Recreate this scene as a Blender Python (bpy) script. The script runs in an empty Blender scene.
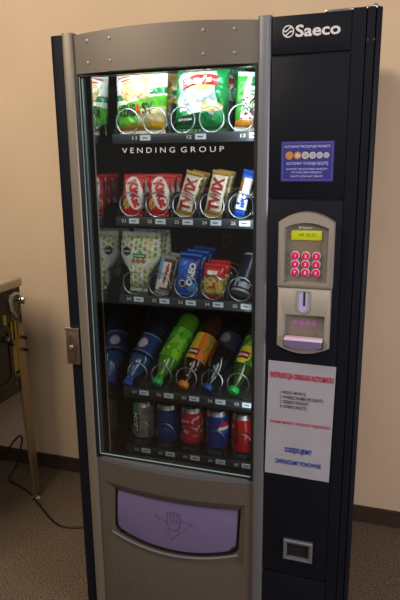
import bpy, bmesh, math, random
from math import sin, cos, pi, radians as R
from mathutils import Vector, Matrix, noise

scene = bpy.context.scene
col = scene.collection
random.seed(4)

# ------------------------------------------------------------------ materials
MATS = {}
def mat(name, color, rough=0.5, metal=0.0, emit=None, emit_s=0.0, coat=0.0, trans=0.0, spec=0.5, alpha=1.0):
    if name in MATS: return MATS[name]
    m = bpy.data.materials.new(name); m.use_nodes = True
    b = m.node_tree.nodes['Principled BSDF']
    b.inputs['Base Color'].default_value = (*color, 1)
    b.inputs['Roughness'].default_value = rough
    b.inputs['Metallic'].default_value = metal
    b.inputs['Coat Weight'].default_value = coat
    b.inputs['Coat Roughness'].default_value = 0.1
    b.inputs['Transmission Weight'].default_value = trans
    b.inputs['Specular IOR Level'].default_value = spec
    b.inputs['Alpha'].default_value = alpha
    if emit:
        b.inputs['Emission Color'].default_value = (*emit, 1)
        b.inputs['Emission Strength'].default_value = emit_s
    MATS[name] = m
    return m

def s2l(r, g, b):
    f = lambda c: ((c/255+0.055)/1.055)**2.4 if c > 10 else c/255/12.92
    return (f(r), f(g), f(b))

def noisy(m, scale, amount, bump=0.0, detail=3.0, bscale=None, dark=None):
    """vary the base colour with an object-space noise and optionally bump it"""
    nt = m.node_tree; b = nt.nodes['Principled BSDF']
    tc = nt.nodes.new('ShaderNodeTexCoord')
    n = nt.nodes.new('ShaderNodeTexNoise'); n.inputs['Scale'].default_value = scale; n.inputs['Detail'].default_value = detail
    nt.links.new(tc.outputs['Object'], n.inputs['Vector'])
    c = b.inputs['Base Color'].default_value
    r = nt.nodes.new('ShaderNodeValToRGB')
    lo = [max(0, x*(1-amount)) for x in c[:3]]; hi = [min(1, x*(1+amount)) for x in c[:3]]
    r.color_ramp.elements[0].position = 0.3; r.color_ramp.elements[1].position = 0.7
    r.color_ramp.elements[0].color = (*lo, 1); r.color_ramp.elements[1].color = (*hi, 1)
    nt.links.new(n.outputs['Fac'], r.inputs['Fac']); nt.links.new(r.outputs['Color'], b.inputs['Base Color'])
    if bump:
        n2 = nt.nodes.new('ShaderNodeTexNoise'); n2.inputs['Scale'].default_value = bscale or scale; n2.inputs['Detail'].default_value = 4
        nt.links.new(tc.outputs['Object'], n2.inputs['Vector'])
        bp = nt.nodes.new('ShaderNodeBump'); bp.inputs['Strength'].default_value = bump; bp.inputs['Distance'].default_value = 0.01
        nt.links.new(n2.outputs['Fac'], bp.inputs['Height']); nt.links.new(bp.outputs['Normal'], b.inputs['Normal'])
    return m

black = mat('black_lacquer', s2l(17, 19, 28), 0.5, spec=0.13)
black2 = mat('black_groove', s2l(8, 9, 12), 0.6)
cabmat = mat('cabinet_black', s2l(16, 18, 27), 0.5, spec=0.13)
silver = noisy(mat('silver_paint', s2l(106, 98, 89), 0.45, 0.5), 900, 0.05)
silver_lt = noisy(mat('silver_strip', s2l(116, 118, 124), 0.42, 0.5), 900, 0.04)
silver_wall_tint = noisy(mat('silver_strip_wall_tint', s2l(132, 124, 110), 0.42, 0.5), 900, 0.04)  # copy of the strip silver with the wall's warm reflection put into its colour
keysil = mat('keypad_silver', s2l(160, 152, 142), 0.4, 0.3)
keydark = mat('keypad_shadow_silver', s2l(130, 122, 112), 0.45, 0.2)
keybrown = mat('keypad_brown', s2l(120, 105, 92), 0.45)
chrome = mat('chrome', (0.72, 0.71, 0.70), 0.16, 1.0)
steel = mat('coil_steel', (0.46, 0.49, 0.53), 0.35, 1.0)
steel_dk = mat('coil_steel_dark', (0.30, 0.31, 0.33), 0.35, 1.0)
lilac = mat('lilac_plastic', s2l(106, 94, 132), 0.4)
lilac_dk = mat('lilac_relief', s2l(90, 78, 116), 0.45)
lilac_lt = mat('lilac_light', s2l(222, 196, 222), 0.35)
rubber = mat('black_gasket', s2l(14, 14, 18), 0.5)
white_ink = mat('white_ink', (0.6, 0.6, 0.6), 0.5)
grey_ink = mat('glass_lettering', (0.62, 0.62, 0.60), 0.5)
liner = noisy(mat('compartment_liner', s2l(42, 33, 26), 0.5), 6, 0.35)
mirror = mat('mirror_liner', (0.62, 0.64, 0.66), 0.05, 1.0)
tray_m = mat('tray_black', s2l(34, 36, 40), 0.4)
rail_m = mat('rail_grey', s2l(52, 58, 66), 0.35)
divider_m = mat('divider_grey', s2l(64, 68, 74), 0.4, 0.3)
tag_white = mat('tag_white', s2l(226, 234, 246), 0.5)
tag_dark = mat('tag_print', s2l(70, 80, 100), 0.5)
num_ink = mat('number_ink', s2l(210, 208, 190), 0.5)
tube_m = mat('lamp_tube', (1, 1, 1), 0.5, emit=(0.9, 1.0, 1.0), emit_s=6.0)

def glass_mat():
    m = bpy.data.materials.new('window_glass'); m.use_nodes = True
    nt = m.node_tree; nt.nodes.clear()
    o = nt.nodes.new('ShaderNodeOutputMaterial'); mx = nt.nodes.new('ShaderNodeMixShader')
    t = nt.nodes.new('ShaderNodeBsdfTransparent'); g = nt.nodes.new('ShaderNodeBsdfGlossy')
    t.inputs['Color'].default_value = (0.96, 0.98, 0.97, 1)
    g.inputs['Roughness'].default_value = 0.02
    fr = nt.nodes.new('ShaderNodeFresnel'); fr.inputs['IOR'].default_value = 1.42
    nt.links.new(fr.outputs[0], mx.inputs[0]); nt.links.new(t.outputs[0], mx.inputs[1]); nt.links.new(g.outputs[0], mx.inputs[2])
    nt.links.new(mx.outputs[0], o.inputs['Surface'])
    return m
glass_m = glass_mat()

# ------------------------------------------------------------------ mesh builder
class MB:
    def __init__(s): s.v = []; s.f = []; s.m = []; s.M = Matrix.Identity(4)
    def add(s, verts, faces, m=0):
        o = len(s.v); s.v += [s.M @ Vector(p) for p in verts]
        s.f += [tuple(i+o for i in f) for f in faces]
        s.m += (list(m) if isinstance(m, (list, tuple)) else [m]*len(faces))
        return s
    def box(s, x0, x1, y0, y1, z0, z1, m=0, bevel=0.0, seg=2):
        if bevel <= 0:
            v = [(x, y, z) for z in (z0, z1) for y in (y0, y1) for x in (x0, x1)]
            f = [(0,2,3,1),(4,5,7,6),(0,1,5,4),(2,6,7,3),(0,4,6,2),(1,3,7,5)]
            return s.add(v, f, m)
        bm = bmesh.new(); bmesh.ops.create_cube(bm, size=1)
        for p in bm.verts:
            p.co = Vector(((x0+x1)/2+p.co.x*(x1-x0), (y0+y1)/2+p.co.y*(y1-y0), (z0+z1)/2+p.co.z*(z1-z0)))
        bmesh.ops.bevel(bm, geom=bm.edges[:], offset=bevel, segments=seg, affect='EDGES', profile=0.5)
        bm.verts.index_update()
        s.add([p.co.copy() for p in bm.verts], [[q.index for q in f.verts] for f in bm.faces], m); bm.free()
        return s
    def lathe(s, prof, n=24, m=0, cap=True, c=(0,0,0), ang=(0, 2*pi)):
        """prof: (r, z) from bottom to top, about local z"""
        full = abs(ang[1]-ang[0]-2*pi) < 1e-6
        k = n if full else n+1
        v = []; f = []; mi = []
        for (r, z) in prof:
            for i in range(k):
                a = ang[0]+(ang[1]-ang[0])*i/n
                v.append((c[0]+r*cos(a), c[1]+r*sin(a), c[2]+z))
        for j in range(len(prof)-1):
            for i in range(n):
                i2 = (i+1) % k
                f.append((j*k+i, j*k+i2, (j+1)*k+i2, (j+1)*k+i))
                mi.append(m(j, (i+0.5)/n) if callable(m) else m)
        if cap and full:
            f.append(tuple(range(k-1, -1, -1))); mi.append(m(0, 0) if callable(m) else m)
            f.append(tuple((len(prof)-1)*k+i for i in range(k))); mi.append(m(len(prof)-2, 0) if callable(m) else m)
        return s.add(v, f, mi)
    def tube(s, path, r, n=8, m=0, closed=False):
        P = [Vector(p) for p in path]; N = len(P); v = []; f = []
        up = None
        for i in range(N):
            t = (P[(i+1) % N]-P[i-1]) if closed else (P[min(i+1, N-1)]-P[max(i-1, 0)])
            t.normalize()
            if up is None:
                up = Vector((0, 0, 1)) if abs(t.z) < 0.9 else Vector((1, 0, 0))
            a = t.cross(up).normalized(); b = a.cross(t).normalized(); up = b
            for k in range(n):
                an = 2*pi*k/n; v.append(P[i]+a*(r*cos(an))+b*(r*sin(an)))
        for i in range(N if closed else N-1):
            for k in range(n):
                f.append((i*n+k, i*n+(k+1) % n, ((i+1) % N)*n+(k+1) % n, ((i+1) % N)*n+k))
        if not closed:
            f.append(tuple(range(n-1, -1, -1))); f.append(tuple((N-1)*n+k for k in range(n)))
        return s.add(v, f, m)
    def prism(s, poly, lo, hi, axis='y', m=0):
        """poly in the two other axes; extruded along axis"""
        n = len(poly)
        def P(a, b, h): return {'y': (a, h, b), 'z': (a, b, h), 'x': (h, a, b)}[axis]
        v = [P(a, b, lo) for a, b in poly]+[P(a, b, hi) for a, b in poly]
        f = [tuple(range(n)), tuple(range(2*n-1, n-1, -1))]
        f += [(i, i+n, (i+1) % n+n, (i+1) % n) for i in range(n)]
        return s.add(v, f, m)
    def grid(s, fn, nu, nv, m=0, flip=False):
        v = [fn(i/nu, j/nv) for j in range(nv+1) for i in range(nu+1)]
        f = []; mi = []
        for j in range(nv):
            for i in range(nu):
                q = (j*(nu+1)+i, j*(nu+1)+i+1, (j+1)*(nu+1)+i+1, (j+1)*(nu+1)+i)
                f.append(q[::-1] if flip else q)
                mi.append(m((i+.5)/nu, (j+.5)/nv) if callable(m) else m)
        return s.add(v, f, mi)
    def loft(s, loops, m=0, closed=True):
        n = len(loops[0]); v = [p for l in loops for p in l]; f = []; mi = []
        for j in range(len(loops)-1):
            for i in range(n if closed else n-1):
                f.append((j*n+i, j*n+(i+1) % n, (j+1)*n+(i+1) % n, (j+1)*n+i))
                mi.append(m[j] if isinstance(m, (list, tuple)) else m)
        return s.add(v, f, mi)
    def text(s, st, fn, w=None, h=None, bold=0.0, rot=0.0, m=0, track=1.0):
        """lettering: 2-D glyphs scaled into w x h, centred on the origin, turned, then mapped by fn(u, v)"""
        vs, fs = glyphs(st, bold, track)
        xs = [p[0] for p in vs]; ys = [p[1] for p in vs]
        bw = max(xs)-min(xs); bh = max(ys)-min(ys)
        sx = (w/bw) if w else None; sy = (h/bh) if h else None
        sx = sx or sy; sy = sy or sx
        cx = (max(xs)+min(xs))/2; cy = (max(ys)+min(ys))/2
        out = []
        for x, y in vs:
            a = (x-cx)*sx; b = (y-cy)*sy
            out.append(fn(a*cos(rot)-b*sin(rot), a*sin(rot)+b*cos(rot)))
        return s.add(out, fs, m)
    def build(s, name, mats, parent=None, smooth=40, world=False):
        off = Vector((0, 0, 0))
        if world and parent:
            p = parent
            while p: off += p.location; p = p.parent
        me = bpy.data.meshes.new(name)
        me.from_pydata([v-off for v in s.v], [], s.f)
        for mm in (mats if isinstance(mats, (list, tuple)) else [mats]): me.materials.append(mm)
        me.polygons.foreach_set('material_index', s.m)
        if smooth:
            me.polygons.foreach_set('use_smooth', [True]*len(me.polygons))
            me.set_sharp_from_angle(angle=R(smooth))
        me.update()
        o = bpy.data.objects.new(name, me); col.objects.link(o)
        if parent: o.parent = parent
        return o

_G = {}
def glyphs(st, bold, track=1.0):
    k = (st, bold, track)
    if k in _G: return _G[k]
    c = bpy.data.curves.new('lettering', 'FONT'); c.body = st; c.size = 1; c.offset = bold; c.resolution_u = 3; c.space_character = track
    o = bpy.data.objects.new('lettering', c); col.objects.link(o)
    dg = bpy.context.evaluated_depsgraph_get(); dg.update()
    me = bpy.data.meshes.new_from_object(o.evaluated_get(dg))
    r = ([(v.co.x, v.co.y) for v in me.vertices], [tuple(p.vertices) for p in me.polygons])
    bpy.data.objects.remove(o); bpy.data.curves.remove(c); bpy.data.meshes.remove(me)
    _G[k] = r
    return r

def tag(o, label=None, cat=None, group=None, kind=None):
    if label: o['label'] = label
    if cat: o['category'] = cat
    if group: o['group'] = group
    if kind: o['kind'] = kind
    return o
def empty(name, loc, label, cat, group=None, rot=(0, 0, 0)):
    o = bpy.data.objects.new(name, None); col.objects.link(o); o.empty_display_size = 0.05
    o.location = loc; o.rotation_euler = rot
    return tag(o, label, cat, group)
def copy_tree(o, parent=None):
    c = o.copy(); col.objects.link(c); c.parent = parent
    for ch in list(o.children): copy_tree(ch, c)
    return c

def on_y(y, cx=0, cz=0):                       # lettering on a plane facing the camera side (-y)
    return lambda u, v: Vector((cx+u, y, cz+v))
def disc(n, r, cx, cz, y):
    return [(cx+r*cos(2*pi*i/n), y, cz+r*sin(2*pi*i/n)) for i in range(n)]

# ------------------------------------------------------------------ the setting
WALL_Y = 0.80
wall_m = noisy(mat('wall_paint', s2l(202, 177, 147), 0.85), 3.0, 0.04, bump=0.08, bscale=180)
carpet_m = mat('carpet', s2l(112, 96, 80), 1.0, spec=0.1)
noisy(carpet_m, 190, 0.75, bump=0.7, detail=2.0, bscale=260)
skirt_m = mat('carpet_skirting', s2l(66, 52, 42), 1.0, spec=0.1); noisy(skirt_m, 190, 0.5, bump=0.5)
trim_m = mat('skirting_cap', s2l(60, 44, 36), 0.6)
w = MB().box(-4.5, 3.0, WALL_Y, WALL_Y+0.1, 0, 2.9).build('wall_back', wall_m, smooth=0); tag(w, kind='structure')
f = MB().box(-4.5, 3.0, -4.0, WALL_Y+0.1, -0.05, 0.0).build('floor', carpet_m, smooth=0); tag(f, kind='structure')
b = MB().box(-4.5, 3.0, WALL_Y-0.006, WALL_Y-0.0005, 0.0005, 0.068).box(-4.5, 3.0, WALL_Y-0.010, WALL_Y-0.0005, 0.068, 0.076, 1)
b = b.build('baseboard_back', [skirt_m, trim_m], smooth=0); tag(b, kind='structure')

# ------------------------------------------------------------------ vending machine
H = 1.832
VM = empty('vending_machine', (0, 0.375, 0), 'tall black and silver snack vending machine with a lit glass front', 'vending machine')
def vb(mb, name, mats, parent=VM, smooth=40): return mb.build(name, mats, parent, smooth, world=True)
def bow(x): return -0.030*max(0.0, 1-((x+0.105)/0.25)**2)

# cabinet shell (hollow)
c = MB()
c.box(-0.425, -0.395, 0.012, 0.75, 0.04, H, 0, 0.004)
c.box(0.375, 0.405, 0.012, 0.75, 0.04, H, 0, 0.004)
c.box(-0.395, 0.38, 0.02, 0.75, H-0.03, H-0.001)
c.box(-0.395, 0.38, 0.72, 0.75, 0.06, H-0.03)
c.box(-0.395, 0.38, 0.02, 0.72, 0.06, 0.09)
vb(c, 'cabinet', cabmat)
for x in (-0.36, 0.36):
    for y in (0.06, 0.69):
        MB().lathe([(0.03, 0.0), (0.03, 0.012), (0.016, 0.016), (0.016, 0.065)], 16, c=(x, y, 0)).build('foot', black2, VM, world=True)
# corner posts with grooves
c = MB(); c.prism([(-0.427, 0.02), (-0.427, 0.004), (-0.422, -0.003), (-0.412, -0.006), (-0.389, -0.006), (-0.389, 0.02)], 0.03, H, 'z')
vb(c, 'corner_post', black)
pp = [(0.3635, 0.02), (0.3635, -0.006), (0.3925, -0.006), (0.394, 0.0), (0.3955, -0.006), (0.4125, -0.006), (0.414, 0.0), (0.416, -0.005), (0.422, -0.003), (0.427, 0.004), (0.427, 0.02)]
c = MB(); c.prism(pp, 0.03, H+0.004, 'z'); c.box(0.41, 0.414, -0.0075, -0.0055, 1.765, 1.769, 1); c.box(0.397, 0.4, -0.0075, -0.0055, 1.765, 1.768, 1)
for zz in (0.22, 0.26): c.box(0.402, 0.406, -0.0072, -0.0055, zz, zz+0.004, 1)
vb(c, 'corner_post', [black, divider_m])
# lid plate and catch lying at the top right
c = MB(); c.box(0.30, 0.418, -0.004, 0.12, H+0.0, H+0.006, 0, 0.002)
vb(c, 'top_plate', chrome)
c = MB(); c.lathe([(0.006, 0), (0.007, 0.002), (0.006, 0.005), (0.003, 0.007)], 14, c=(0.411, 0.006, H+0.0055))
vb(c, 'catch', chrome)

# silver vertical door strips
for x0, x1, mm in ((-0.3885, -0.3565, silver_wall_tint), (0.1445, 0.1775, silver_lt)):
    c = MB(); r = 0.006
    prof = [(x0, 0.02), (x0, -0.004), (x0+0.003, -0.009), (x0+r+0.002, -0.011), (x1-r-0.002, -0.011), (x1-0.003, -0.009), (x1, -0.004), (x1, 0.02)]
    c.prism(prof, 0.04, H+0.004, 'z'); vb(c, 'door_strip', mm)

# bowed header with countersunk screws
def curved(mb, x0, x1, z0, z1, n=24, back=0.02, m=0, arch=0.0):
    lo = [[], [], [], []]
    for i in range(n+1):
        x = x0+(x1-x0)*i/n; y = bow(x); zt = z1+arch*(1-((x+0.105)/0.25)**2)
        for k, p in enumerate([(x, back, z0), (x, y, z0), (x, y, zt), (x, back, zt)]): lo[k].append(p)
    n1 = n+1; v = [p for l in lo for p in l]
    f = []
    for k in range(4):
        k2 = (k+1) % 4
        for i in range(n): f.append((k*n1+i, k*n1+i+1, k2*n1+i+1, k2*n1+i))
    f += [(0, n1, 2*n1, 3*n1), (n, 3*n1+n, 2*n1+n, n1+n)]
    mb.add(v, f, m)
c = MB(); curved(c, -0.3565, 0.1445, 1.733, H-0.002, arch=0.006)
HD = vb(c, 'door_header', silver)
for x in (-0.311, -0.241, 0.013, 0.089):
    for z in (1.812, 1.758):
        c = MB(); y = bow(x)
        c.M = Matrix.Translation((x, y, z)) @ Matrix.Rotation(pi/2, 4, 'X')
        c.lathe([(0.0045, -0.001), (0.0042, 0.0012), (0.002, 0.0018)], 12)
        vb(c, 'screw', silver_lt, HD)

# glass frame: dark gasket and chrome trim bar inside the opening, light sill
c = MB()
for x0, x1 in ((-0.3563, -0.347), (0.1375, 0.1443)): c.box(x0, x1, -0.006, 0.03, 0.604, 1.733)
c.box(-0.347, 0.1375, 0.0, 0.03, 1.727, 1.733); c.box(-0.347, 0.1375, -0.004, 0.03, 0.604, 0.612)
vb(c, 'glass_frame', rubber)
c = MB(); c.box(-0.3475, -0.337, 0.006, 0.022, 0.613, 1.726, 0, 0.004); vb(c, 'trim_bar', mat('trim_aluminium', s2l(112, 128, 134), 0.3, 0.5))
edge_m = mat('glass_edge', s2l(150, 176, 176), 0.3)
vb(MB().box(-0.346, 0.137, -0.0015, 0.0008, 0.613, 0.6155), 'glass_edge', edge_m)
vb(MB().box(-0.3467, -0.3445, -0.0015, 0.0008, 0.6157, 1.7265), 'glass_edge', edge_m)
vb(MB().box(-0.313, 0.150, 0.024, 0.030, 0.600, 0.606), 'inner_rail', edge_m)
c = MB(); c.box(-0.346, 0.137, 0.001, 0.004, 0.613, 1.7265)
GL = vb(c, 'glass_pane', glass_m, smooth=0)
for st, x, wd_ in (('VENDING', -0.1515, 0.152), ('GROUP', -0.0005, 0.117)):
    c = MB(); c.text(st, on_y(0.0, x, 1.533), w=wd_, h=0.0138, bold=-0.004, track=1.55)
    GT = vb(c, 'lettering', grey_ink, GL, smooth=0); GT['label'] = 'pale capital lettering on the glass'

# lower door: bowed panel with recessed flap
N1, N2 = 20, 10
def loop(tl, tr, zt0, zt1, bl, br, zb0, zb1, dip, yf, rc=0.0, topbow=0.0):
    pts = []
    for i in range(N1):                                           # bottom left -> bottom right
        t = i/N1; x = bl+(br-bl)*t; pts.append([x, 0, zb0+(zb1-zb0)*t-dip*(1-(2*t-1)**2)])
    for i in range(N2):
        t = i/N2; pts.append([br+(tr-br)*t, 0, zb1+(zt1-zb1)*t])
    for i in range(N1):
        t = i/N1; pts.append([tr+(tl-tr)*t, 0, zt1+(zt0-zt1)*t-topbow*(1-(2*t-1)**2)])
    for i in range(N2):
        t = i/N2; pts.append([tl+(bl-tl)*t, 0, zt0+(zb0-zt0)*t])
    if rc:                                                        # soften the lower corners
        pts[0][0] += rc*.5; pts[0][2] += rc*.5; pts[N1][0] -= rc*.5; pts[N1][2] += rc*.5
    for p in pts: p[1] = yf(p[0])
    return [tuple(p) for p in pts]
A0 = loop(-0.3565, 0.1445, 0.591, 0.591, -0.3565, 0.1445, 0.04, 0.04, 0, lambda x: 0.02)
A1 = loop(-0.3565, 0.1445, 0.591, 0.591, -0.3565, 0.1445, 0.04, 0.04, 0, bow)
B0 = loop(-0.338, 0.124, 0.522, 0.522, -0.340, 0.120, 0.284, 0.284, 0.016, bow)
C0 = loop(-0.302, 0.108, 0.500, 0.500, -0.310, 0.101, 0.342, 0.346, 0.030, lambda x: bow(x)+0.013, 0.012)
C1 = loop(-0.302, 0.108, 0.500, 0.500, -0.310, 0.101, 0.342, 0.346, 0.030, lambda x: bow(x)+0.035, 0.012)
c = MB(); c.loft([A0, A1, B0, C0, C1], [0, 0, 0, 0])
LD = vb(c, 'lower_door_panel', silver, smooth=25)
c = MB(); curved(c, -0.3565, 0.1445, 0.592, 0.607, back=0.004)
sill = vb(c, 'window_sill', silver_lt); 
D0 = loop(-0.302, 0.108, 0.500, 0.500, -0.310, 0.101, 0.342, 0.346, 0.030, lambda x: bow(x)+0.018, 0.012)
D1 = loop(-0.294, 0.100, 0.494, 0.494, -0.300, 0.092, 0.353, 0.357, 0.030, lambda x: bow(x)+0.014, 0.016)
c = MB(); c.loft([D0, D1]); vb(c, 'flap_gasket', rubber, LD)
def flap_pt(u, v, off=0.0):
    xl = -0.2985+(-0.2935+0.2985)*v; xr = 0.0925+(0.0995-0.0925)*v
    x = xl+(xr-xl)*u; zb = 0.3555-0.030*(1-(2*u-1)**2)
    return Vector((x, bow(x)+0.018-off-0.005*sin(pi*v), zb+(0.4935-zb)*v))
c = MB(); c.grid(lambda u, v: flap_pt(u, v), 24, 8)
FL = vb(c, 'delivery_flap', lilac, LD); FL['label'] = 'lilac push flap'
c = MB(); lp = [Vector((-0.312+0.415*t_/24, 0, 0.3475+0.004*t_/24-0.030*(1-(2*t_/24-1)**2))) for t_ in range(25)]
for p_ in lp: p_.y = bow(p_.x)-0.001
c.tube(lp, 0.0038, 8); vb(c, 'flap_lip', silver_lt, LD)
# raised hand-and-arrow relief of the flap
c = MB()
def fl_fn(u0, v0): return lambda a, b: flap_pt(u0+a/0.39, v0+b/0.14, 0.0012)
def strip(mb, pts, wd=0.0012, m=0):
    for (a, b) in zip(pts[:-1], pts[1:]):
        d = Vector(b)-Vector(a); n = Vector((-d.y, d.x)).normalized()*wd
        q = [Vector(a)+n, Vector(a)-n, Vector(b)-n, Vector(b)+n]
        mb.add([flap_pt(0.5+p.x/0.39, 0.5+p.y/0.14, 0.0015) for p in q], [(0, 1, 2, 3)], m)
strip(c, [(-0.06, 0.028), (-0.004, -0.036), (0.062, 0.018)])
strip(c, [(-0.055, 0.026), (-0.02, 0.012)]); strip(c, [(0.028, 0.02), (0.058, 0.018)])
strip(c, [(-0.02, 0.04), (-0.02, 0.006), (-0.012, -0.008), (0.014, -0.008), (0.022, 0.008), (0.022, 0.036)])
for k in range(4): strip(c, [(-0.02+k*0.0105, 0.04-abs(k-1.5)*0.003), (-0.0145+k*0.0105, 0.046-abs(k-1.5)*0.003), (-0.0095+k*0.0105, 0.04-abs(k-1.5)*0.003), (-0.0095+k*0.0105, 0.012)])
vb(c, 'relief', lilac_dk, FL, smooth=0)
for x in (-0.306, -0.24, -0.175, -0.04, 0.015, 0.085):
    for z in (0.198, 0.150):
        c = MB(); c.M = Matrix.Translation((x, bow(x), z)) @ Matrix.Rotation(pi/2, 4, 'X')
        c.lathe([(0.003, -0.001), (0.003, 0.0008), (0.0015, 0.0014)], 10); vb(c, 'screw', chrome, LD)

# selection side: four black panels with seams
for z0, z1 in ((1.7475, H), (1.4115, 1.7425), (0.322, 1.4065), (0.04, 0.317)):
    c = MB(); c.box(0.179, 0.3615, -0.008, 0.012, z0, z1, 0, 0.0018); P_ = vb(c, 'side_panel', black)
    if z0 > 1.7:
        t = MB(); t.text('Saeco', on_y(-0.0095, 0.286, 1.7965), w=0.103, h=0.0265, bold=0.025)
        LG = vb(t, 'logo_lettering', white_ink, P_, smooth=0)
        e = MB(); n = 28; r = 0.0138; cx, cz = 0.2175, 1.797
        o1 = [(cx+r*cos(2*pi*i/n), -0.0095, cz+r*sin(2*pi*i/n)) for i in range(n)]
        o2 = [(cx+r*.80*cos(2*pi*i/n), -0.0095, cz+r*.80*sin(2*pi*i/n)) for i in range(n)]
        e.loft([o1, o2])
        for dz in (-0.0045, 0.0045):                              # two slanting bars
            pts = []
            for i in range(13):
                t_ = -1+2*i/12; x = t_*r*.72; pts.append((x, dz+0.35*x+0.002*sin(pi*t_)))
            v = [(cx+a, -0.0096, cz+b-0.0019) for a, b in pts]+[(cx+a, -0.0096, cz+b+0.0019) for a, b in pts]
            e.add(v, [(i, i+1, 14+i, 13+i) for i in range(12)])
        vb(e, 'logo_emblem', white_ink, P_, smooth=0)
    if z0 == 1.4115: PMID = P_
    if z0 == 0.322: PLOW = P_
vb(MB().box(0.178, 0.363, 0.0, 0.014, 0.04, H-0.004), 'panel_backing', black2)

# coin sticker
blue_m = mat('sticker_blue', s2l(46, 44, 128), 0.4); gold_m = mat('coin_gold', s2l(196, 140, 60), 0.4, 0.4); coin_m = mat('coin_silver', s2l(190, 188, 190), 0.4, 0.3)
ST = empty('coin_sticker', (0.271, -0.0085, 1.452), 'blue rectangular sticker with six coins and white lettering on the upper black panel', 'sticker')
vb(MB().box(0.207, 0.335, -0.0092, -0.0082, 1.452, 1.548), 'sheet', blue_m, ST)
c = MB(); bx_ = [(0.211, 0.331, 1.456, 1.544)]
for (a, b, z0, z1) in ((0.2105, 0.3315, 1.5437, 1.5445), (0.2105, 0.3315, 1.4555, 1.4563), (0.2105, 0.2112, 1.4555, 1.5445), (0.3308, 0.3315, 1.4555, 1.5445)): c.box(a, b, -0.0096, -0.0093, z0, z1)
vb(c, 'border', mat('sticker_line', s2l(120, 120, 190), 0.5), ST, smooth=0)
for st, z, wd, h in (('AUTOMAT PRZYJMUJE MONETY:', 1.5345, 0.112, 0.0078), ('AUTOMAT WYDAJE RESZTĘ', 1.4945, 0.102, 0.009), ('AUTOMAT NIE ROZMIENIA PIENIĘDZY', 1.4815, 0.100, 0.0058), ('PO WRZUCENIU PIENIĘDZY', 1.4735, 0.074, 0.0058), ('NALEŻY DOKONAĆ ZAKUPU', 1.4655, 0.078, 0.0058)):
    c = MB(); c.text(st, on_y(-0.0095, 0.271, z), w=wd, h=h, bold=0.0); vb(c, 'lettering', mat('sticker_white', s2l(190, 190, 225), 0.5), ST, smooth=0)
for k, (x, r) in enumerate(((0.2275, 0.0098), (0.2475, 0.0092), (0.2665, 0.0088), (0.284, 0.0082), (0.301, 0.0078), (0.317, 0.0068))):
    c = MB(); n = 20
    c.add(disc(n, r, x, 1.5145, -0.0095), [tuple(range(n))], 0 if k < 2 else 1)
    c.add(disc(n, r*.6, x, 1.5145, -0.0097), [tuple(range(n))], 1 if k == 1 else (0 if k == 0 else 2))
    vb(c, 'coin_picture', [gold_m, coin_m, mat('coin_shade', s2l(160, 158, 162), 0.4, 0.3)], ST, smooth=0)

# keypad and coin unit
KZ = 1.187
def arch_poly(x0, x1, z0, z1, za, n=14, down=False):
    """outline whose top (or bottom) edge arches from z1 at the ends to za in the middle"""
    p = [(x0, z0), (x1, z0)] if not down else []
    if not down:
        p += [(x1+(x0-x1)*i/n, z1+(za-z1)*(1-(2*i/n-1)**2)) for i in range(n+1)]
    else:
        p = [(x0+(x1-x0)*i/n, z0+(za-z0)*(1-(2*i/n-1)**2)) for i in range(n+1)]+[(x1, z1), (x0, z1)]
    return p
def ring_panel(outer, inner, y0, yb, yin, m=0):
    mb = MB()
    lo = [[(a, yb, z) for a, z in outer], [(a, y0+0.004, z) for a, z in outer]]
    cx = sum(a for a, z in outer)/len(outer); cz = sum(z for a, z in outer)/len(outer)
    sh = lambda pl, k: [(cx+(a-cx)*k, z+(cz-z)*(1-k)) for a, z in pl]
    lo.append([(a, y0, z) for a, z in sh(outer, 0.965)])
    lo.append([(a, y0, z) for a, z in sh(inner, 1.03)])
    lo.append([(a, yin, z) for a, z in inner])
    mb.loft(lo, m); return mb
KU = empty('payment_keypad_unit', (0, 0, 0), 'x', 'x'); bpy.data.objects.remove(KU)
ou = arch_poly(0.208, 0.346, 1.189, 1.354, 1.379); inn = arch_poly(0.225, 0.331, 1.203, 1.340, 1.353)
c = ring_panel(ou, inn, -0.034, -0.008, -0.020)
BZ = vb(c, 'keypad_bezel', keysil)
c = MB(); c.add([(a, -0.0205, z) for a, z in inn], [tuple(range(len(inn)))]); vb(c, 'face_plate', keydark, BZ, smooth=0)
c = MB(); pl = arch_poly(0.242, 0.314, 1.206, 1.346, 1.352); c.add([(a, -0.0215, z) for a, z in pl], [tuple(range(len(pl)))]); vb(c, 'face_inlay', keybrown, BZ, smooth=0)
DS = vb(MB().box(0.240, 0.316, -0.0245, -0.021, 1.309, 1.333, 0, 0.0012), 'display', mat('display_lime', s2l(176, 186, 20), 0.35, emit=s2l(176, 186, 20), emit_s=0.12), BZ)
c = MB(); c.text('NR SELEC', on_y(-0.0248, 0.281, 1.3225), w=0.044, h=0.0085, bold=0.0); vb(c, 'lettering', mat('display_ink', s2l(92, 104, 18), 0.5), BZ, smooth=0)
c = MB(); c.text('Saeco', on_y(-0.0219, 0.278, 1.3405), w=0.026, h=0.0058, bold=0.02)
vb(c, 'logo_lettering', white_ink, BZ, smooth=0)
c = MB(); c.add(disc(12, 0.003, 0.2605, 1.3405, -0.0219), [tuple(range(12))]); vb(c, 'logo_emblem', white_ink, BZ, smooth=0)
pink = mat('button_pink', s2l(214, 20, 104), 0.35); btn_rim = mat('button_rim', s2l(214, 210, 204), 0.35)
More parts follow.
